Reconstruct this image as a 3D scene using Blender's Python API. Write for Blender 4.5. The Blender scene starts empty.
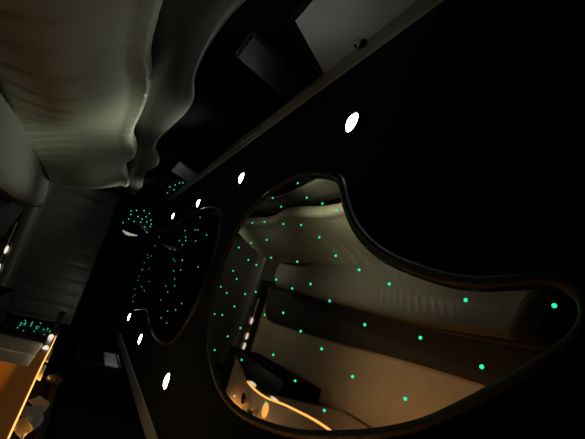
import bpy, bmesh, math, random
from mathutils import Vector, Matrix
random.seed(7)
C = bpy.context.scene.collection
SC = bpy.context.scene
CZ = 0.92            # the phone is held 0.92 m above the cabin floor; heights below are given from it
CEIL = 0.60

# ------------------------------------------------------------------ camera, world, exposure
cam_d = bpy.data.cameras.new('camera'); cam = bpy.data.objects.new('camera', cam_d); C.objects.link(cam)
cam_d.sensor_width = 36; cam_d.lens = 36*440/585; cam_d.clip_start = 0.02
FX, FY = 93-292.5, 256-219.5                      # vanishing point of the cabin's length, from the frame centre
Fv = Vector((FX, FY, 440)).normalized()
A = Vector((math.cos(math.radians(17)), math.sin(math.radians(17)), 0))
Uv = (A - Fv*Fv.dot(A)).normalized(); Rv = Fv.cross(Uv)
M3 = Matrix((Rv, Fv, Uv))                         # camera (x right, y down, z forward) to cabin axes
cx, cy, cz = M3 @ Vector((1,0,0)), -(M3 @ Vector((0,1,0))), -(M3 @ Vector((0,0,1)))
mw = Matrix((cx, cy, cz)).transposed().to_4x4(); mw.translation = (0, 0, CZ)
cam.matrix_world = mw
SC.camera = cam
w = bpy.data.worlds.new('night'); SC.world = w; w.use_nodes = True
w.node_tree.nodes['Background'].inputs[0].default_value = (0.5, 0.6, 0.7, 1)
w.node_tree.nodes['Background'].inputs[1].default_value = 0.0015
SC.view_settings.view_transform = 'Standard'
try: SC.view_settings.look = 'None'
except Exception: pass
SC.view_settings.exposure = 0.0; SC.view_settings.gamma = 1.0; SC.view_settings.use_curve_mapping = False
SC.cycles.max_bounces = 8; SC.cycles.glossy_bounces = 6
PANEL_W = 0.9
LAMP_W = 9.0
COVE_W = 1.5
COUNTER_W = 4.0

# ------------------------------------------------------------------ materials
def mat(name, col, rough=0.5, metal=0.0, bump=0.0, scale=40.0, var=0.0, spec=0.5, trans=0.0, kind='noise', glow=None):
    m = bpy.data.materials.new(name); m.use_nodes = True
    nt = m.node_tree; b = nt.nodes['Principled BSDF']
    b.inputs['Base Color'].default_value = (*col, 1); b.inputs['Roughness'].default_value = rough
    b.inputs['Metallic'].default_value = metal
    b.inputs['Specular IOR Level'].default_value = spec
    if glow: b.inputs['Emission Color'].default_value = (*glow, 1); b.inputs['Emission Strength'].default_value = 1.0
    if trans: b.inputs['Transmission Weight'].default_value = trans
    if bump or var:
        tc = nt.nodes.new('ShaderNodeTexCoord')
        if kind == 'leather':
            tx = nt.nodes.new('ShaderNodeTexVoronoi'); fac = tx.outputs['Distance']
        else:
            tx = nt.nodes.new('ShaderNodeTexNoise'); tx.inputs['Detail'].default_value = 4; fac = tx.outputs['Fac']
        tx.inputs['Scale'].default_value = scale
        nt.links.new(tc.outputs['Object'], tx.inputs['Vector'])
        if bump:
            bp = nt.nodes.new('ShaderNodeBump'); bp.inputs['Strength'].default_value = bump; bp.inputs['Distance'].default_value = 0.003
            nt.links.new(fac, bp.inputs['Height']); nt.links.new(bp.outputs[0], b.inputs['Normal'])
        if var:
            n2 = nt.nodes.new('ShaderNodeTexNoise'); n2.inputs['Scale'].default_value = 5; n2.inputs['Detail'].default_value = 3
            nt.links.new(tc.outputs['Object'], n2.inputs['Vector'])
            mx = nt.nodes.new('ShaderNodeMix'); mx.data_type = 'RGBA'
            mx.inputs[6].default_value = (*[c*(1-var) for c in col], 1); mx.inputs[7].default_value = (*[min(1, c*(1+var)) for c in col], 1)
            nt.links.new(n2.outputs['Fac'], mx.inputs[0]); nt.links.new(mx.outputs[2], b.inputs['Base Color'])
    return m
def emit(name, col, s):
    m = bpy.data.materials.new(name); m.use_nodes = True; nt = m.node_tree; nt.nodes.clear()
    e = nt.nodes.new('ShaderNodeEmission'); o = nt.nodes.new('ShaderNodeOutputMaterial')
    e.inputs[0].default_value = (*col, 1); e.inputs[1].default_value = s; nt.links.new(e.outputs[0], o.inputs[0]); return m
M = dict(
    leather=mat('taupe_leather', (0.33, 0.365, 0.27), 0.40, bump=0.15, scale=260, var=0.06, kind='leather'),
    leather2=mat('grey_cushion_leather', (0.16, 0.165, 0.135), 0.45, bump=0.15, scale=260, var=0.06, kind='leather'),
    dark=mat('black_leather', (0.075, 0.08, 0.07), 0.32, bump=0.15, scale=240, kind='leather'),
    rear=mat('dark_grey_leather', (0.10, 0.10, 0.085), 0.45, bump=0.15, scale=240, kind='leather'),
    head=mat('black_headliner', (0.016, 0.026, 0.040), 0.7, bump=0.1, scale=400, spec=0.0),
    wall=mat('black_wall_vinyl', (0.005, 0.005, 0.005), 0.7, bump=0.1, scale=200, spec=0.0),
    carpet=mat('dark_carpet', (0.030, 0.031, 0.028), 0.9, bump=0.6, scale=500, spec=0.1),
    floor=mat('tan_carpet', (0.30, 0.26, 0.20), 0.85, bump=0.6, scale=350, var=0.2, spec=0.1),
    rail=mat('satin_rail', (0.25, 0.33, 0.35), 0.5, bump=0.05, scale=120),
    pale=mat('pale_grey_pane', (0.46, 0.56, 0.53), 0.5),
    frame=mat('black_gloss', (0.006, 0.006, 0.006), 0.35, spec=0.3),
    glassblk=mat('dark_tinted_glass', (0.006, 0.008, 0.008), 0.08),
    mirror=mat('smoked_mirror', (0.84, 0.71, 0.56), 0.02, metal=1.0),
    chrome=mat('chrome', (0.8, 0.8, 0.8), 0.12, metal=1.0),
    steel=mat('brushed_steel', (0.75, 0.70, 0.64), 0.3, metal=1.0, bump=0.05, scale=90),
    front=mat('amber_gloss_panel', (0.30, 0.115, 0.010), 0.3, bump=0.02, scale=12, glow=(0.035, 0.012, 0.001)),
    counter=mat('honey_counter', (0.62, 0.45, 0.28), 0.6, bump=0.03, scale=30, var=0.1, spec=0.05),
    glass=mat('clear_glass', (0.95, 0.95, 0.95), 0.02, trans=1.0),
    cloth=mat('grey_cloth', (0.45, 0.46, 0.42), 0.8, bump=0.2, scale=300),
    amber_glass=mat('amber_glass', (0.9, 0.45, 0.1), 0.1, trans=0.7),
    lens=emit('lamp_lens', (1.0, 0.98, 0.95), 17),
    star=emit('fibre_star', (0.03, 0.90, 0.45), 1.0),
    star_and_reflection=emit('far_star_and_reflection', (0.03, 0.85, 0.45), 0.75),  # far fibre stars, and the painted star reflections
    strip=emit('amber_strip', (1.0, 0.50, 0.13), 1.7),
    candle=emit('amber_lamp', (1.0, 0.50, 0.14), 1.2),
    crescent=emit('crescent_tube', (1.0, 0.95, 0.72), 0.35),
    glint=emit('painted_glint', (1.0, 0.88, 0.72), 0.9),  # emission painted in for white glints on metal
)

def dark_gloss(name, col, rough):
    m = bpy.data.materials.new(name); m.use_nodes = True; nt = m.node_tree; nt.nodes.clear()
    e = nt.nodes.new('ShaderNodeBsdfGlossy'); o = nt.nodes.new('ShaderNodeOutputMaterial')
    e.inputs['Color'].default_value = (*col, 1); e.inputs['Roughness'].default_value = rough; nt.links.new(e.outputs[0], o.inputs[0]); return m
M['smoke'] = dark_gloss('black_mirror', (0.03, 0.035, 0.033), 0.08)

# ------------------------------------------------------------------ object helpers
def props(o, label=None, cat=None, group=None, kind=None):
    for k, v in (('label', label), ('category', cat), ('group', group), ('kind', kind)):
        if v: o[k] = v
    return o
def link(name, me, m, parent=None, smooth=True):
    o = bpy.data.objects.new(name, me); C.objects.link(o)
    if m: me.materials.append(m)
    if smooth:
        for p in me.polygons: p.use_smooth = True
    if parent: o.parent = parent
    return o
def wloc(p):
    v = Vector((0, 0, 0))
    while p is not None: v += p.location; p = p.parent
    return v
def obj(name, bm, m, parent=None, smooth=True, origin=None, sharp=40):
    """bm holds camera-height coordinates; the mesh is linked at origin (cabin point) or under parent"""
    bmesh.ops.recalc_face_normals(bm, faces=bm.faces)
    off = wloc(parent) if parent else (Vector(origin)+Vector((0,0,CZ)) if origin is not None else Vector((0,0,0)))
    if parent and origin is not None: off = Vector((0,0,0))
    bmesh.ops.translate(bm, verts=bm.verts, vec=Vector((0,0,CZ)) - off)
    me = bpy.data.meshes.new(name); bm.to_mesh(me); bm.free()
    o = link(name, me, m, parent, smooth)
    if smooth: 
        try: me.set_sharp_from_angle(angle=math.radians(sharp))
        except Exception: pass
    if not parent and origin is not None: o.location = off
    return o
def empty(name, loc, label, cat, group=None, kind=None):
    o = bpy.data.objects.new(name, None); C.objects.link(o); o.location = Vector(loc)+Vector((0,0,CZ))
    o.empty_display_size = 0.05
    return props(o, label, cat, group, kind)
def grid(pts, closed_u=False, closed_v=False, caps=False):
    """pts[i][j] -> skinned surface"""
    bm = bmesh.new(); V = [[bm.verts.new(p) for p in row] for row in pts]
    nu, nv = len(V), len(V[0])
    for i in range(nu if closed_u else nu-1):
        for j in range(nv if closed_v else nv-1):
            a, b, c, d = V[i][j], V[(i+1) % nu][j], V[(i+1) % nu][(j+1) % nv], V[i][(j+1) % nv]
            try: bm.faces.new((a, b, c, d))
            except ValueError: pass
    if caps and closed_v:
        bm.faces.new(V[0]); bm.faces.new(V[-1])
    return bm
def box(x0, x1, y0, y1, z0, z1, bev=0.0, seg=2, bm=None):
    t = bmesh.new(); bmesh.ops.create_cube(t, size=1)
    bmesh.ops.scale(t, vec=(x1-x0, y1-y0, z1-z0), verts=t.verts)
    bmesh.ops.translate(t, vec=((x0+x1)/2, (y0+y1)/2, (z0+z1)/2), verts=t.verts)
    if bev: bmesh.ops.bevel(t, geom=t.edges[:], offset=bev, segments=seg, affect='EDGES', profile=0.6)
    if bm is None: return t
    me = bpy.data.meshes.new('tmp'); t.to_mesh(me); t.free(); bm.from_mesh(me); bpy.data.meshes.remove(me); return bm
def tube(path, r, n=8, closed=False, flat=1.0):
    rows = []; P = [Vector(p) for p in path]; N = len(P); up = Vector((0, 0, 1))
    for i, p in enumerate(P):
        a = P[(i-1) % N] if (closed or i > 0) else p; b = P[(i+1) % N] if (closed or i < N-1) else p
        t = (b-a).normalized(); u = up if abs(t.dot(up)) < 0.95 else Vector((1, 0, 0))
        s = t.cross(u).normalized(); q = s.cross(t).normalized()
        rr = r(i/(N-1)) if callable(r) else r
        rows.append([p + s*(rr*math.cos(2*math.pi*k/n)) + q*(rr*flat*math.sin(2*math.pi*k/n)) for k in range(n)])
    return grid(rows, closed_u=closed, closed_v=True, caps=not closed)
def lathe(prof, n=20, c=(0, 0, 0)):
    rows = [[(c[0]+r*math.cos(2*math.pi*k/n), c[1]+r*math.sin(2*math.pi*k/n), c[2]+z) for k in range(n)] for r, z in prof]
    bm = grid(rows, closed_v=True)
    bmesh.ops.remove_doubles(bm, verts=bm.verts, dist=1e-6); return bm
def prism(poly, d):
    """planar polygon (3-D points) extruded by vector d"""
    bm = bmesh.new(); v = [bm.verts.new(p) for p in poly]; f = bm.faces.new(v)
    r = bmesh.ops.extrude_face_region(bm, geom=[f])
    bmesh.ops.translate(bm, vec=d, verts=[g for g in r['geom'] if isinstance(g, bmesh.types.BMVert)]); return bm
def spline(pts, n, closed=True):
    out = []; N = len(pts)
    for i in range(N if closed else N-1):
        g = lambda k: Vector(pts[k % N]) if closed else Vector(pts[max(0, min(N-1, k))])
        p0, p1, p2, p3 = g(i-1), g(i), g(i+1), g(i+2)
        for k in range(n):
            t = k/n
            out.append(0.5*((2*p1)+(p2-p0)*t+(2*p0-5*p1+4*p2-p3)*t*t+(3*p1-p0-3*p2+p3)*t**3))
    if not closed: out.append(Vector(pts[-1]))
    return out
def smoothstep(t): t = max(0., min(1., t)); return t*t*(3-2*t)
def lut(tab):
    def f(y):
        if y <= tab[0][0]: return tab[0][1]
        if y >= tab[-1][0]: return tab[-1][1]
        for k in range(len(tab)-1):
            if tab[k][0] <= y <= tab[k+1][0]:
                p0 = tab[max(0, k-1)]; p1, p2 = tab[k], tab[k+1]; p3 = tab[min(len(tab)-1, k+2)]
                t = (y-p1[0])/(p2[0]-p1[0]); h = p2[0]-p1[0]
                m1 = (p2[1]-p0[1])/(p2[0]-p0[0])*h; m2 = (p3[1]-p1[1])/(p3[0]-p1[0])*h
                return (2*t**3-3*t*t+1)*p1[1]+(t**3-2*t*t+t)*m1+(-2*t**3+3*t*t)*p2[1]+(t**3-t*t)*m2
    return f
def area(name, loc, direction, sx, sy, energy, col, parent, spread=180):
    d = bpy.data.lights.new(name, 'AREA'); d.shape = 'RECTANGLE'; d.size = sx; d.size_y = sy; d.spread = math.radians(spread); d.energy = energy; d.color = col
    o = bpy.data.objects.new(name, d); C.objects.link(o)
    z = -Vector(direction).normalized(); y = Vector((0, 1, 0)); x = y.cross(z).normalized(); y = z.cross(x)
    m = Matrix((x, y, z)).transposed().to_4x4(); m.translation = Vector(loc)+Vector((0, 0, CZ))-wloc(parent)
    o.parent = parent; o.matrix_local = m
    return o

Y0, Y1, YN = -1.4, 6.3, 300
XR = 0.83
# ------------------------------------------------------------------ the cabin shell
props(obj('floor', box(-1.0, XR+.06, Y0, Y1+.06, -0.96, -0.90), M['floor'], smooth=False), 'tan carpeted cabin floor between the long bench and the bar', 'floor', kind='structure')
props(obj('ceiling', box(-1.12, XR+.06, Y0, Y1+.06, CEIL+.004, CEIL+.06), M['head'], smooth=False), 'flat black padded ceiling that carries the lamps and mirrors', 'ceiling', kind='structure')
wl = prism([(-0.86, Y0, -0.9), (-0.86, Y0, 0.10), (-1.02, Y0, CEIL+.004), (-1.10, Y0, CEIL+.004), (-0.94, Y0, 0.10), (-0.94, Y0, -0.9)], (0, Y1-Y0, 0))
props(obj('wall_left', wl, M['wall'], smooth=False), 'black side wall leaning outwards above the long bench', 'wall', kind='structure')
props(obj('wall_right', box(XR, XR+.06, Y0, Y1, -0.9, CEIL+.004), M['wall'], smooth=False), 'black side wall behind the bar', 'wall', kind='structure')
props(obj('wall_rear', box(-1.08, XR, Y1, Y1+.06, -0.9, CEIL+.004), M['wall'], smooth=False), 'black end wall behind the dark end bench', 'wall', kind='structure')
props(obj('wall_front', box(-1.08, XR, Y0-.06, Y0, -0.9, CEIL+.004), M['wall'], smooth=False), 'black partition at the near end of the cabin', 'wall', kind='structure')

# rails where walls and ceiling meet
def rail(name, path, label, wx):
    rows = []
    for (x, y, z) in path:
        s = 1 if x < 0 else -1
        rows.append([(x - s*0.02, y, z-0.016), (x + s*0.000, y, z-0.022), (x + s*0.016, y, z-0.018), (x + s*wx, y, z-0.004), (x + s*(wx+0.004), y, z+0.004), (x - s*.02, y, z+0.004)])
    return props(obj(name, grid(rows, closed_v=True, caps=True), M['rail'], smooth=True, sharp=30), label, 'trim', kind='structure')
rail('trim_left', [(-1.0, Y0+.01, CEIL), (-1.0, 1.0, CEIL), (-0.995, 2.0, CEIL), (-0.985, 3.5, CEIL), (-0.97, Y1-.01, CEIL)], 'satin grey rail along the ceiling edge above the long bench', 0.045)
rail('trim_right', [(XR-.005, Y0+.01, CEIL), (XR-.005, Y1-.01, CEIL)], 'satin grey rail along the ceiling edge above the bar', 0.05)
obj('cover_plate', box(-0.998, -0.945, 2.35, 3.0, CEIL-.030, CEIL-.021, .003), M['rail'], bpy.data.objects['trim_left'], smooth=False)
def wx_(z): return -0.86-(z-0.10)*0.16/0.504           # left wall surface above the bench
def wallpatch(y0, z0, y1, z1, y2, z2, y3, z3, t):
    P = [(wx_(z)+0.001, y, z) for y, z in ((y0, z0), (y1, z1), (y2, z2), (y3, z3))]
    return prism(P, (t, 0, t*0.317))
# pale grey side pane near the camera
wn = empty('window_1', (wx_(0.3), 0.8, 0.3), 'pale grey side window pane with a slanted end, under the ceiling rail', 'window', kind='structure')
pb = wallpatch(0.0, 0.305, 1.26, 0.305, 1.59, 0.580, 0.0, 0.580, 0.012)
obj('pane', pb, M['pale'], wn, smooth=False)
fr = tube([(wx_(0.29)+.006, 0.0, 0.29), (wx_(0.29)+.006, 1.27, 0.29), (wx_(0.3)+.006, 1.285, 0.30), (wx_(0.57)+.006, 1.61, 0.576)], 0.011, 8)
obj('frame', fr, M['frame'], wn)
# slanted speaker panel on the pillar beside it
sp = empty('pillar_panel', (wx_(0.2), 1.5, 0.2), 'black slanted pillar panel with a rounded edge beside the pale window pane', 'panel')
b = wallpatch(1.37, 0.20, 1.58, 0.20, 1.92, 0.54, 1.68, 0.54, 0.022)
bmesh.ops.bevel(b, geom=b.edges[:], offset=0.012, segments=3, affect='EDGES')
obj('cover', b, mat('black_satin', (0.012, 0.012, 0.012), 0.4, spec=0.4), sp)
# pale pillar cover further along, from rail to wall
pc = wallpatch(3.62, 0.34, 4.02, 0.34, 4.56, 0.592, 4.10, 0.592, 0.02)
bmesh.ops.bevel(pc, geom=pc.edges[:], offset=0.006, segments=2, affect='EDGES')
props(obj('pillar_cover', pc, M['pale']), 'grey slanted pillar cover running down from the far ceiling rail', 'panel')
# long tinted glass between pillars with star reflections set in as emissive dots
tw = empty('window_2', (wx_(0.4), 4.8, 0.4), 'dark tinted side window beyond the grey pillar cover, dotted with painted green star reflections', 'window', kind='structure')
obj('pane', wallpatch(4.30, 0.36, 6.1, 0.36, 6.1, 0.565, 4.55, 0.565, 0.008), M['glassblk'], tw, smooth=False)
obj('frame', tube([(wx_(0.35)+.006, 6.1, 0.35), (wx_(0.35)+.006, 4.29, 0.35), (wx_(0.565)+.006, 4.53, 0.568)], 0.009, 8), M['frame'], tw)

star_me = None
def star(parent, p, r, m, n=8):
    global star_me
    key = 'star_%d_%s' % (int(r*1e5), m.name)
    me = bpy.data.meshes.get(key)
    if me is None:
        bm = bmesh.new(); bmesh.ops.create_icosphere(bm, subdivisions=2, radius=r)
        me = bpy.data.meshes.new(key); bm.to_mesh(me); bm.free(); me.materials.append(m)
        for f in me.polygons: f.use_smooth = True
    o = bpy.data.objects.new('star_or_reflection', me); C.objects.link(o); o.parent = parent  # real stars on the ceiling mirrors, painted reflections elsewhere
    o.location = Vector(p)+Vector((0, 0, CZ))-wloc(parent)
    return o
for y, z in [(5.0, .475), (4.83, .505), (5.20, .55), (5.48, .52), (4.68, .525), (4.66, .555)]:
    star(tw, (wx_(z)+.012, y, z), 0.0065, M['star_and_reflection'])

# ------------------------------------------------------------------ long bench on the left
ztop = lut([(-1.4, -.07), (0.2, -.06), (0.8, -.072), (1.27, -.078), (1.45, -.079), (1.62, -.074), (1.87, -.040), (2.05, -.034), (2.25, -.036), (2.5, -.045), (2.75, -.040), (3.05, 0.006), (3.25, 0.010), (3.5, -.022), (3.75, -.012), (4.0, .02), (4.25, 0.045), (4.5, 0.062)])
zband = lut([(-1.4, .12), (0.4, .12), (0.8, .15), (1.13, .142), (1.34, .116), (1.6, .106), (1.85, .118), (2.06, .160), (2.3, .166), (2.55, .145), (2.8, .125), (3.05, .115), (3.25, .13), (3.46, .19), (3.75, .20), (4.1, .16), (4.5, .17), (4.9, .2)])
bench = empty('long_bench', (-0.5, 1.8, -0.90), 'long taupe leather bench with pleated wavy-topped backrest along the side wall', 'bench')
def chan(y, w=0.165):
    t = abs(((y/w) % 1.0)-0.5)*2          # 1 on the seam
    return t**8
def back_rows(y0, y1, n):
    rows = []
    for i in range(n+1):
        y = y0+(y1-y0)*i/n; zt = ztop(y); c = chan(y); plan = 0.010*math.sin(2*math.pi*(y-0.9)/1.25)
        prof = []
        b0 = Vector((-0.50, -0.53)); b1 = Vector((-0.705, zt-0.055))
        for k in range(15):                                   # front face, bulging
            t = k/14; p = b0.lerp(b1, t)
            nrm = Vector((0.91, 0.41)); bul = 0.035*math.sin(math.pi*t)+0.055*math.sin(math.pi*t)*math.sin(2*math.pi*(y-1.325)/2.1)
            fall = smoothstep(t/0.1)*(1.0 if t < 0.9 else 1.0)
            seam = (0.022-0.018*smoothstep(t*1.3))*c*fall
            prof.append(p+nrm*(bul-seam+plan*t))
        cc = Vector((-0.745, zt-0.055))
        for k in range(1, 9):                                 # rolled top edge
            a = math.radians(24)+math.radians(156)*k/8
            r = 0.055-0.010*c
            prof.append(cc+Vector((0.0+plan, 0))+Vector((r*math.cos(a), r*math.sin(a))))
        prof.append(Vector((-0.80, zt-0.2))); prof.append(Vector((-0.80, -0.53)))
        rows.append([(p.x, y, p.y) for p in prof])
    return rows
obj('backrest', grid(back_rows(1.17, 4.5, 360), closed_v=True, caps=True), M['leather'], bench, sharp=75)
# cushion
xf = lut([(-1.4, -.14), (0.8, -.20), (1.2, -.19), (1.8, -.165), (2.4, -.175), (2.8, -.19), (3.2, -.20), (3.8, -.235), (4.4, -.25)])
rows = []
YE, YS = 4.40, 1.32
ys = [YS+(YE-YS)*i/260 for i in range(261)]
for y in ys:
    d = max(0, (y-(YE-0.17))/0.17, ((YS+0.06)-y)/0.06)        # rounded ends
    inset = 0.17*(1-math.sqrt(max(0, 1-d*d)))
    x1 = xf(y)-inset*0.9; ZC_ = -0.44-0.09*smoothstep((y-2.3)/1.8); zt = ZC_; prof = []
    sh = 0.06*(1-math.sqrt(max(0, 1-d**4)))
    N = 26
    for k in range(N+1):
        t = k/N; x = -0.55+(x1-0.06+0.55)*t
        u = (y + 0.5*x)/0.065
        g = (abs((u % 1.0)-0.5)*2)**5
        z = -0.53-0.02*smoothstep((y-2.3)/1.8)+(0.53+0.02*smoothstep((y-2.3)/1.8)+ZC_)*smoothstep(t*1.15)-0.008*g*smoothstep(t*6)-sh
        prof.append((x, y, z))
    for k in range(1, 9):
        a = math.pi/2*(1-k/8*1.5); prof.append((x1-0.06+0.06*math.cos(a), y, zt-sh-0.06+0.06*math.sin(a)))
    prof.append((x1-0.07, y, -0.61)); prof.append((-0.55, y, -0.61))
    rows.append(prof)
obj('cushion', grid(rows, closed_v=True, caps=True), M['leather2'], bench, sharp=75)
# dark carpeted kick base below it, stepping out towards the floor
bx_ = lut([(-1.4, 0.04), (1.3, 0.045), (2.5, 0.06), (3.4, 0.10), (5.0, 0.12)])
rows = []
for i in range(61):
    y = YS+.03+(4.95-YS-.03)*i/60; x0 = xf(y)-0.05; x1 = bx_(y)
    rows.append([(x0, y, -0.612), (x0+.01, y, -0.66), (x0+0.07, y, -0.74), (x1-0.07, y, -0.80), (x1-.01, y, -0.845), (x1, y, -0.87), (x1, y, -0.90), (-0.79, y, -0.90), (-0.79, y, -0.612)])
obj('base', grid(rows, closed_v=True, caps=True), M['carpet'], bench)
obj('piping', tube([(xf(y)-0.01, y, -0.705) for y in [1.36+.12*k for k in range(26)]], 0.009, 6), mat('brown_piping', (0.07, .05, .035), 0.5), bench)

# black leather band above the backrest, wavy too
rows = []
for i in range(321):
    y = -1.3+(5.6+1.3)*i/320; zt = zband(y); prof = []
    zr = zt-0.075
    for k in range(7):
        t = k/6; prof.append((-0.838+0.016*t, y, -0.10+(zr+0.10)*t))
    for k in range(1, 13):
        a = math.pi/2*k/12; prof.append((-0.8585+0.0365*math.cos(a)**0.8 if k < 12 else -0.8575, y, zr+0.075*math.sin(a)))
    prof.append((-0.8585, y, -0.10))
    rows.append(prof)
band = empty('padded_wall_band', (-0.82, 1.8, -0.1), 'black padded leather band with a wavy top, between the taupe backrest and wall', 'wall padding')
obj('padding', grid(rows, closed_v=True, caps=True), M['dark'], band, sharp=75)
obj('piping', tube([(-0.853, y, zband(y)+0.004) for y in [-.9+.1*k for k in range(60)]], 0.006, 6), M['wall'], band)

# ------------------------------------------------------------------ dark bench across the far end
rb = empty('end_bench', (0.1, 5.4, -0.90), 'dark grey leather bench across the far end of the cabin', 'bench')
RF, RZ = 5.2, -0.645
def crow(x):
    prof = []
    g = (abs(((x/0.16) % 1.0)-0.5)*2)**6
    yf = RF+0.05*math.sin((x+.3)*3)
    for k in range(13):
        a = math.pi*0.5*k/12*1.4-0.6
        prof.append((x, yf+0.06-0.06*math.cos(a), RZ-0.075+0.06*math.sin(a)))
    prof.append((x, yf+.3, RZ-0.006*g)); prof.append((x, 5.62, RZ-.04)); prof.append((x, 5.62, RZ-.14)); prof.append((x, yf+.05, RZ-.14))
    return prof
obj('cushion', grid([crow(-0.80+1.60*i/90) for i in range(91)], closed_v=True, caps=True), M['rear'], rb, sharp=75)
def brow(x):
    g = (abs(((x/0.16) % 1.0)-0.5)*2)**6; prof = []
    for k in range(11):
        t = k/10; prof.append((x, 5.55+0.20*t-0.04*math.sin(math.pi*t)+0.016*g*smoothstep(t*5), -0.66+0.66*t))
    for k in range(1, 8):
        a = math.radians(180)*(1-k/7); prof.append((x, 5.81+0.06*math.cos(a), 0.0+0.05*math.sin(a)))
    prof.append((x, 5.87, -0.66))
    return prof
obj('backrest', grid([brow(-0.80+1.62*i/100) for i in range(101)], closed_v=True, caps=True), M['rear'], rb, sharp=75)
obj('base', box(-0.80, 0.80, RF+.09, 5.85, -0.90, RZ-.14, 0.02), M['carpet'], rb)
obj('chrome_trim', tube([(x, RF+.035+0.05*math.sin((x+.3)*3), RZ-.145) for x in [-.1+.07*k for k in range(12)]], 0.012, 8), M['chrome'], rb)['label'] = 'thin chrome trim under the cushion edge'
for k, x in enumerate((0.19, 0.38, 0.50, 0.66)):
    bm = bmesh.new(); bmesh.ops.create_icosphere(bm, subdivisions=2, radius=0.026)
    bmesh.ops.scale(bm, vec=(1.7, 0.6, 0.6), verts=bm.verts); bmesh.ops.translate(bm, vec=(x, RF+.005+0.05*math.sin((x+.3)*3), RZ-.135), verts=bm.verts)
    obj('painted_glint', bm, M['glint'], rb)  # glowing bead standing in for a glint on the chrome trim
obj('shelf', box(-0.80, XR-.01, 5.88, Y1-.005, -0.90, -0.06, 0.02), M['wall'], rb)
# unseen black bench, added so the mirror's near tip reflects dark
nb = empty('added_near_bench', (-0.1, 0.2, -0.90), 'black bench added at the near end, so the tip of the ceiling mirror reflects dark', 'bench')
obj('cushion', box(-0.78, 0.42, -0.55, 1.15, -0.60, -0.44, 0.04, 4), M['wall'], nb)  # cushion of the added unseen bench
obj('base', box(-0.78, 0.38, -0.55, 1.10, -0.90, -0.602, 0.02), M['wall'], nb)  # base of the added unseen bench
obj('backrest', box(-0.78, 0.42, -0.75, -0.56, -0.60, 0.05, 0.05, 4), M['wall'], nb)  # backrest of the added unseen bench

# ------------------------------------------------------------------ bar along the right wall
BY0, BY1 = 0.55, 3.40
xe = lut([(0.55, .485), (1.2, .468), (1.86, .436), (2.3, .467), (2.65, .51), (2.95, .505), (3.15, .455), (3.30, .415), (3.40, .41)])
bar = empty('bar_cabinet', (0.66, 1.8, -0.90), 'amber-lit bar with a wavy glowing counter edge along the side wall', 'bar')
N = 80; Ys = [BY0+(BY1-BY0)*i/N for i in range(N+1)]
ct = [(XR-.004, BY0, -.062), *[(xe(y)+.004, y, -.062) for y in Ys], (XR-.004, BY1, -.062)]
obj('counter', prism(ct, (0, 0, 0.012)), M['counter'], bar, smooth=False)
for a, c, mm in ((0, 2.31, 'front'), (2.30, 3.0, 'steel'), (2.98, 9, 'frame')):
    obj('edge_lip', grid([[(xe(y), y, -.064), (xe(y), y, -.027), (xe(y)+.012, y, -.027), (xe(y)+.012, y, -.064)] for y in Ys if a <= y <= c], closed_v=True, caps=True), M[mm], bar, smooth=False)
obj('light_strip', grid([[(xe(y)-.002, y, -.0265), (xe(y)-.002, y, -.0235), (xe(y)+.009, y, -.0225), (xe(y)+.009, y, -.0265)] for y in Ys if y < 3.0], closed_v=True, caps=True), M['strip'], bar)['label'] = 'glowing amber strip along the counter edge'
obj('body', box(0.60, XR-.004, BY0+.02, 3.34, -0.86, -0.064), M['frame'], bar, smooth=False)
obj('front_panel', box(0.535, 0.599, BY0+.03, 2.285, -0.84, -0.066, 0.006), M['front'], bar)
for a, c in ((2.30, 2.60), (2.62, 2.98)):
    obj('steel_panel', box(0.556, 0.599, a, c, -0.84, -0.066, 0.012, 3), M['steel'], bar)
obj('kick_plate', box(0.60, XR-.01, BY0+.05, 2.9, -0.90, -0.86), M['frame'], bar, smooth=False)
obj('back_shelf', box(0.775, XR-.004, BY0+.05, BY1-.05, 0.070, 0.085, .003), M['frame'], bar)
obj('added_valance', box(0.768, 0.774, BY0+.05, BY1-.05, 0.054, 0.085), M['frame'], bar, smooth=False)  # added to hide the counter lamp from the camera
area('cove_lamp', (0.480, 2.15, -0.068), (-0.08, 0, -1), 0.025, 1.5, COVE_W, (1.0, .56, .2), bar, 110)
sl = bpy.data.lights.new('added_panel_spot', 'SPOT'); sl.energy = PANEL_W; sl.spot_size = math.radians(120); sl.spot_blend = 0.9; sl.shadow_soft_size = 0.01; sl.color = (1.0, .55, .16)  # unseen spot, added for the orange patch on the bar front
so = bpy.data.objects.new('added_panel_spot', sl); C.objects.link(so); so.parent = bar; so.location = Vector((0.480, 1.62, -0.072+CZ))-wloc(bar)
area('counter_lamp', (0.79, 2.3, 0.066), (-0.35, 0, -1), 0.03, 1.9, COUNTER_W, (1.0, .50, .15), bar, 108)
area('steel_fill', (0.545, 2.64, -0.068), (-0.1, 0, -1), 0.012, 0.62, 0.6, (1.0, .78, .52), bar, 150)  # unseen light added to brighten the steel panels

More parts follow.
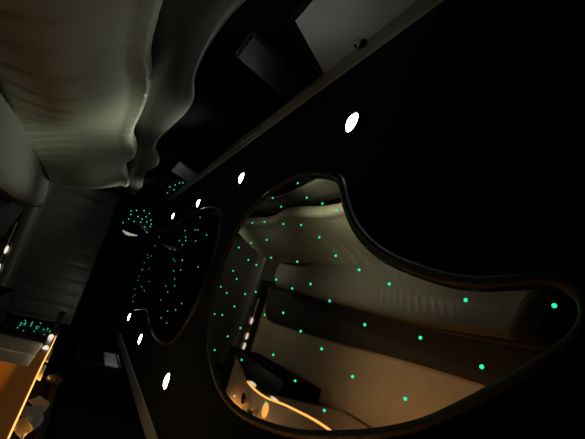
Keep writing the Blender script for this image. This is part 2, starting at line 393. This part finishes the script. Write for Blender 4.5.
# things on the counter
CT = -0.050
def wine(loc, label, s=1.0):
    e = empty('wine_glass', loc, label, 'wine glass')
    c = loc
    obj('bowl', lathe([(0.006*s, .075*s), (.022*s, .085*s), (.034*s, .11*s), (.036*s, .14*s), (.030*s, .175*s), (.0285*s, .175*s), (.0345*s, .14*s), (.0325*s, .112*s), (.021*s, .088*s), (0, .080*s)], 24, c), M['glass'], e)
    obj('stem', lathe([(0.0045*s, .004), (.004*s, .04*s), (.0045*s, .076*s)], 12, c), M['glass'], e)
    obj('foot', lathe([(0, .0005), (.033*s, .0005), (.033*s, .003), (.008*s, .007), (0.0, .008)], 24, c), M['glass'], e)
    return e
wine((0.735, 2.97, CT), 'clear wine glass at the far end of the bar counter, against the wall', .85)
def dish(loc, label):
    e = empty('small_dish', loc, label, 'dish', 'shiny dishes at the end of the bar'); c = loc
    obj('body', lathe([(0, .001), (.026, .001), (.03, .005), (.042, .036), (.039, .036), (.027, .008), (0, .007)], 24, c), M['chrome'], e)
dish((0.605, 2.93, CT), 'small shiny round dish at the far end of the bar, nearest the lit edge')
dish((0.69, 2.86, CT), 'small shiny round dish on the bar in front of the wine glass')
dish((0.66, 2.74, CT), 'small shiny round dish beside the amber coaster light on the bar')
obj('cup_light', lathe([(0, .0005), (.042, .0005), (.046, .003), (.040, .006), (0, .0065)], 28, (0.585, 2.62, CT)), M['candle'], bar)['label'] = 'round amber-lit coaster light in the counter top'
for y, z in ((2.93, -.048), (2.53, -.045)):
    bm = bmesh.new(); bmesh.ops.create_icosphere(bm, subdivisions=2, radius=0.016)
    bmesh.ops.scale(bm, vec=(0.5, 4.0, 0.9), verts=bm.verts); bmesh.ops.translate(bm, vec=(xe(y)-.004, y, z), verts=bm.verts)
    obj('painted_glint', bm, M['glint'], bar)  # glowing bead painted in as a lamp reflection on the steel
# folded cloth
bm = bmesh.new(); bmesh.ops.create_grid(bm, x_segments=18, y_segments=18, size=0.09)
for v in bm.verts:
    x, y = v.co.x, v.co.y
    v.co.z = 0.035*abs(math.sin(x*28+1.2*math.sin(y*21)))*(1-0.4*abs(y)/.09)+0.012*math.sin(y*40)+0.014
    v.co.z = v.co.z*1.9; v.co.x *= 0.55; v.co.y *= 1.6
bmesh.ops.solidify(bm, geom=bm.faces[:], thickness=0.003)
bmesh.ops.translate(bm, vec=(0.70, 2.16, CT+.004), verts=bm.verts)
props(obj('napkin', bm, M['cloth'], origin=(0.70, 2.16, CT), sharp=80), 'crumpled pale grey napkin on the bar counter', 'napkin')

lk = empty('added_side_locker', (0.67, 4.2, -0.90), 'low black locker added as the dark wedge between the bar and the end bench', 'locker')
obj('body', box(0.515, XR-.004, 3.44, 4.98, -0.90, -0.535, 0.01), M['wall'], lk)  # added black block in place of the shaded wedge beside the bar
obj('lid', box(0.512, XR-.004, 3.44, 4.98, -0.533, -0.515, 0.006), M['frame'], lk)  # lid of the added locker
obj('handle', tube([(0.514, 3.95, -.62), (0.500, 3.97, -.62), (0.500, 4.13, -.62), (0.514, 4.15, -.62)], 0.006, 8), M['chrome'], lk)['label'] = 'chrome handle of the added locker'
# right wall window with half-drawn shade, beyond the bar
rw = empty('window_3', (XR, 4.15, 0.17), 'dark side window with a pale grey shade half drawn, beyond the bar', 'window', kind='structure')
obj('pane', box(XR-.006, XR-.001, 4.05, 4.62, 0.19, 0.52), M['glassblk'], rw, smooth=False)
obj('shade', box(XR-.014, XR-.007, 4.07, 4.60, 0.40, 0.51, .002), M['pale'], rw, smooth=False)
bm = bmesh.new()
for a in ((4.03, 4.05, .17, .54), (4.62, 4.64, .17, .54), (4.03, 4.64, .17, .19), (4.03, 4.64, .52, .54)): box(XR-.012, XR-.001, a[0], a[1], a[2], a[3], .003, 1, bm)
obj('frame', bm, M['frame'], rw)
# added black panel on right wall; its green dots stand in for reflected stars
st = empty('star_reflection_panel', (XR, 5.1, -0.47), 'small black gloss panel added with painted green star reflections beyond the bar', 'reflection panel')
obj('panel', box(XR-.02, XR-.002, 4.60, 5.12, -0.48, -0.02, .006), M['glassblk'], st)  # added panel carrying the painted star reflections

# ------------------------------------------------------------------ ceiling mirrors with fibre-optic stars
def mirror(name, loc, poly, label, stars, r, m, z0, gm, n=4):
    e = empty(name, loc, label, 'mirror', 'ceiling mirrors with star lights')
    P = spline([(x, y, z0) for x, y in poly], n)
    obj('glass', prism(P, (0, 0, 0.004)), gm, e, smooth=False)
    cen = sum(P, Vector())/len(P); out = []
    NP = len(P)
    for i, p in enumerate(P):
        t = (P[(i+1) % NP]-P[(i-1) % NP]).normalized(); nrm = t.cross(Vector((0, 0, 1)))
        out.append(nrm)
    area_ = sum(P[i].x*P[(i+1) % NP].y-P[(i+1) % NP].x*P[i].y for i in range(NP))
    sgn = 1 if area_ > 0 else -1
    rows = []
    for p, q in zip(P, out):
        rows.append([p+q*sgn*(0.016+0.016*math.cos(a))+Vector((0, 0, 0.004+0.014*math.sin(a))) for a in [2*math.pi*k/10 for k in range(10)]])
    obj('padded_rim', grid(rows, closed_u=True, closed_v=True), M['rim'], e)['label'] = 'black padded leather rim'
    for (x, y) in stars: star(e, (x, y, z0), r, m)
    return e
M['rim'] = mat('rim_leather', (0.012, 0.012, 0.012), 0.38, bump=0.1, scale=200)
MIR = [(-0.515, 1.565), (-0.487, 1.378), (-0.458, 1.254), (-0.424, 1.198), (-0.353, 1.137), (-0.274, 1.048), (-0.214, 0.943), (-0.174, 0.836), (-0.149, 0.725), (-0.135, 0.637), (-0.133, 0.566), (-0.14, 0.498), (-0.146, 0.444), (-0.139, 0.412), (-0.118, 0.395), (-0.084, 0.406), (-0.04, 0.453), (-0.003, 0.496), (0.049, 0.562), (0.103, 0.641), (0.152, 0.74), (0.202, 0.868), (0.258, 1.036), (0.298, 1.209), (0.329, 1.406), (0.333, 1.6), (0.298, 1.801), (0.224, 2.0), (0.103, 2.14), (-0.043, 2.228), (-0.204, 2.228), (-0.338, 2.16), (-0.425, 2.038), (-0.491, 1.825)]
ST = [(-0.499, 1.554), (-0.467, 1.795), (-0.42, 1.424), (-0.411, 1.657), (-0.381, 1.282), (-0.345, 1.17), (-0.363, 1.974), (-0.355, 1.803), (-0.329, 1.573), (-0.313, 1.401), (-0.268, 1.703), (-0.26, 1.892), (-0.241, 2.059), (-0.26, 1.233), (-0.199, 1.097), (-0.18, 1.856), (-0.191, 1.592), (-0.159, 1.733), (-0.178, 1.344), (-0.124, 2.027), (-0.089, 1.933), (-0.038, 2.145), (-0.017, 2.014), (-0.033, 1.757), (-0.051, 1.642), (-0.109, 1.476), (-0.109, 1.201), (-0.087, 1.321), (-0.07, 1.062), (0.029, 1.842), (0.093, 2.096), (0.082, 1.972), (0.021, 1.483), (-0.004, 1.334), (0.099, 1.687), (0.152, 1.805), (0.032, 1.178), (0.231, 1.919), (0.199, 1.569), (0.129, 1.316), (0.162, 1.128), (0.317, 1.53), (0.263, 1.268), (0.185, 0.947), (0.056, 1.035), (-0.161, 0.958), (-0.132, 0.821), (-0.031, 0.874), (-0.033, 0.684), (0.087, 0.87), (0.083, 0.687), (-0.116, 0.593), (-0.012, 0.532), (-0.123, 0.429)]
mirror('ceiling_mirror', (0, 1.3, CEIL), MIR, 'large kidney-shaped ceiling mirror with green star lights, nearest the camera', ST, 0.0038, M['star'], CEIL-.001, M['mirror'])
MIR2 = [(-0.50, 2.75), (-0.38, 2.58), (-0.15, 2.50), (0.12, 2.55), (0.34, 2.80), (0.40, 3.3), (0.37, 3.8), (0.30, 4.3), (0.36, 4.9), (0.42, 5.5), (0.36, 6.0), (0.10, 6.15), (-0.20, 6.15), (-0.42, 5.95), (-0.50, 5.4), (-0.47, 4.7), (-0.53, 4.0), (-0.55, 3.3)]
ST2 = [(-0.502, 3.291), (-0.423, 3.765), (-0.404, 3.318), (-0.398, 3.219), (-0.343, 2.862), (-0.36, 3.611), (-0.328, 3.555), (-0.292, 3.631), (-0.339, 3.86), (-0.311, 3.152), (-0.267, 4.226), (-0.253, 3.922), (-0.173, 3.842), (-0.166, 3.41), (-0.125, 2.789), (-0.433, 5.363), (-0.324, 5.477), (-0.212, 5.865), (-0.198, 5.438), (-0.173, 5.678), (-0.109, 5.914), (-0.048, 5.254), (-0.022, 5.825), (-0.012, 5.912), (0.076, 5.983), (0.127, 5.923), (0.08, 4.81), (0.169, 5.273), (0.237, 5.904), (0.189, 4.942), (0.295, 5.664), (0.331, 5.797), (0.375, 5.604), (-0.073, 3.606), (-0.089, 3.329), (-0.015, 3.441), (0.034, 3.343), (0.095, 3.541), (0.059, 3.727), (0.176, 3.727), (0.215, 3.275), (0.286, 3.161), (0.178, 3.014), (0.122, 2.9), (0.286, 3.429), (-0.155, 3.724), (-0.162, 3.401)]
mirror('ceiling_mirror', (0, 4.3, CEIL), MIR2, 'long dark ceiling mirror with small green star lights, at the far end', ST2, 0.0046, M['star_and_reflection'], CEIL-.001, M['smoke'], 5)
STP = [(4.75, -0.37), (4.9, -0.37), (5.06, -0.38), (5.26, -0.37), (5.14, -0.35), (5.17, -0.3), (5.25, -0.3), (4.95, -0.23), (5.07, -0.24), (5.3, -0.23), (4.99, -0.17), (5.1, -0.14), (4.96, -0.11), (5.26, -0.09), (5.16, -0.09), (4.72, -0.14), (4.67, -0.31), (4.76, -0.23)]
# reflected stars painted as emissive dots beyond the bar
for y, z in STP:
    star(st, (XR-.021, y, z), 0.005, M['star_and_reflection'])

# arched glass on the far wall; emissive dots stand in for star reflections
DS = [(-0.532, 0.193), (-0.604, 0.244), (-0.67, 0.248), (-0.748, 0.297), (-0.677, 0.345), (-0.596, 0.319), (-0.778, 0.391), (-0.767, 0.466), (-0.708, 0.444), (-0.617, 0.401), (-0.644, 0.476), (-0.689, 0.517), (-0.575, 0.473), (-0.604, 0.539), (-0.514, 0.528), (-0.719, 0.235), (-0.638, 0.541), (-0.663, 0.404)]
DP = [(-0.516, 0.18), (-0.677, 0.203), (-0.766, 0.241), (-0.816, 0.349), (-0.806, 0.466), (-0.729, 0.543), (-0.619, 0.571), (-0.503, 0.555), (-0.499, 0.511), (-0.552, 0.444), (-0.568, 0.34), (-0.547, 0.251)]
DA = [(-0.435, 0.223), (-0.417, 0.271), (-0.413, 0.327), (-0.43, 0.424)]
aw = empty('arched_mirror', (-0.55, Y1, 0.1), 'arched dark glass on the far wall with green glowing dots as star reflections, above a white crescent', 'mirror')
AP = spline([(x, Y1-.001, z) for x, z in DP], 4)
obj('glass', prism(AP, (0, -0.012, 0)), mat('green_tinted_glass', (0.0, 0.02, 0.014), 0.15), aw, smooth=False)
for x, z in DS:
    star(aw, (x, Y1-.014, z), 0.0075, M['star_and_reflection'])
cr = spline([(x, Y1-.02, z) for x, z in DA], 6, closed=False)
obj('crescent_tube', tube(cr, lambda t: 0.004+0.016*math.sin(math.pi*t), 8), M['crescent'], aw)['label'] = 'white crescent-shaped tube'  # white crescent tube with a dim emission

# coat hook on the near rail
hk = empty('coat_hook', (-0.975, 1.28, 0.565), 'small black coat hook under the ceiling rail beside the pale pane', 'hook')
obj('plate', box(-0.990, -0.966, 1.255, 1.28, 0.560, 0.577, .004), M['frame'], hk)
obj('hook', tube([(-.968, 1.268, .568), (-.958, 1.268, .565), (-.952, 1.268, .556), (-.953, 1.268, .545), (-.960, 1.268, .541)], 0.005, 8), M['frame'], hk)

# ------------------------------------------------------------------ recessed ceiling lamps
def puck():
    e = empty('ceiling_lamp', (0, 0, CEIL), '', '', None)
    loc = (0, 0, CEIL)
    obj('bezel', lathe([(0.052, .003), (.052, -.004), (.046, -.008), (.036, -.008), (.033, -.002), (.033, .003)], 28, loc), M['frame'], e)
    obj('lens', lathe([(0.033, 0.0), (.031, -.008), (.024, -.014), (.012, -.018), (0, -.019)], 28, loc), M['lens'], e)
    d = bpy.data.lights.new('lamp_beam', 'SPOT'); d.energy = LAMP_W; d.spot_size = math.radians(100); d.spot_blend = 1.0; d.shadow_soft_size = 0.03; d.color = (0.96, 1.0, .84)
    l = bpy.data.objects.new('lamp_beam', d); C.objects.link(l); l.parent = e; l.location = (0, 0, -.03)
    return e
proto = puck()
spots = [(-0.664, 1.227, 'round white ceiling lamp over the long bench, nearest the camera', 1.0),
         (-0.673, 2.437, 'second round white ceiling lamp over the long bench, past the mirror tip', 1.0),
         (-0.647, 3.556, 'third round white ceiling lamp over the long bench, beside the far mirror', 1.0),
         (-0.642, 4.776, 'smallest and farthest round ceiling lamp over the long bench', 1.0),
         (0.533, 2.574, 'nearest round white ceiling lamp above the bar', 1.3),
         (0.547, 4.013, 'middle of the three round ceiling lamps on the bar side', 1.3),
         (0.529, 5.36, 'farthest of the three round ceiling lamps on the bar side', 1.3)]
POW = (0.26, 1.9, 0.12, 1.8, 0.1, 0.1, 0.1)          # the lamps are not equally bright
for i, (x, y, lb, s) in enumerate(spots):
    if i == 0: o = proto; kids = None
    else:
        o = proto.copy(); C.objects.link(o)
        for ch in list(proto.children):
            c = ch.copy(); C.objects.link(c); c.parent = o
    for ch in o.children:
        if ch.type == 'LIGHT':
            if i: ch.data = ch.data.copy()
            ch.data.energy = LAMP_W*POW[i]
    o.location = (x, y, CEIL+CZ); o.scale = (s, s, 1)
    props(o, lb, 'ceiling lamp', 'round ceiling lamps')
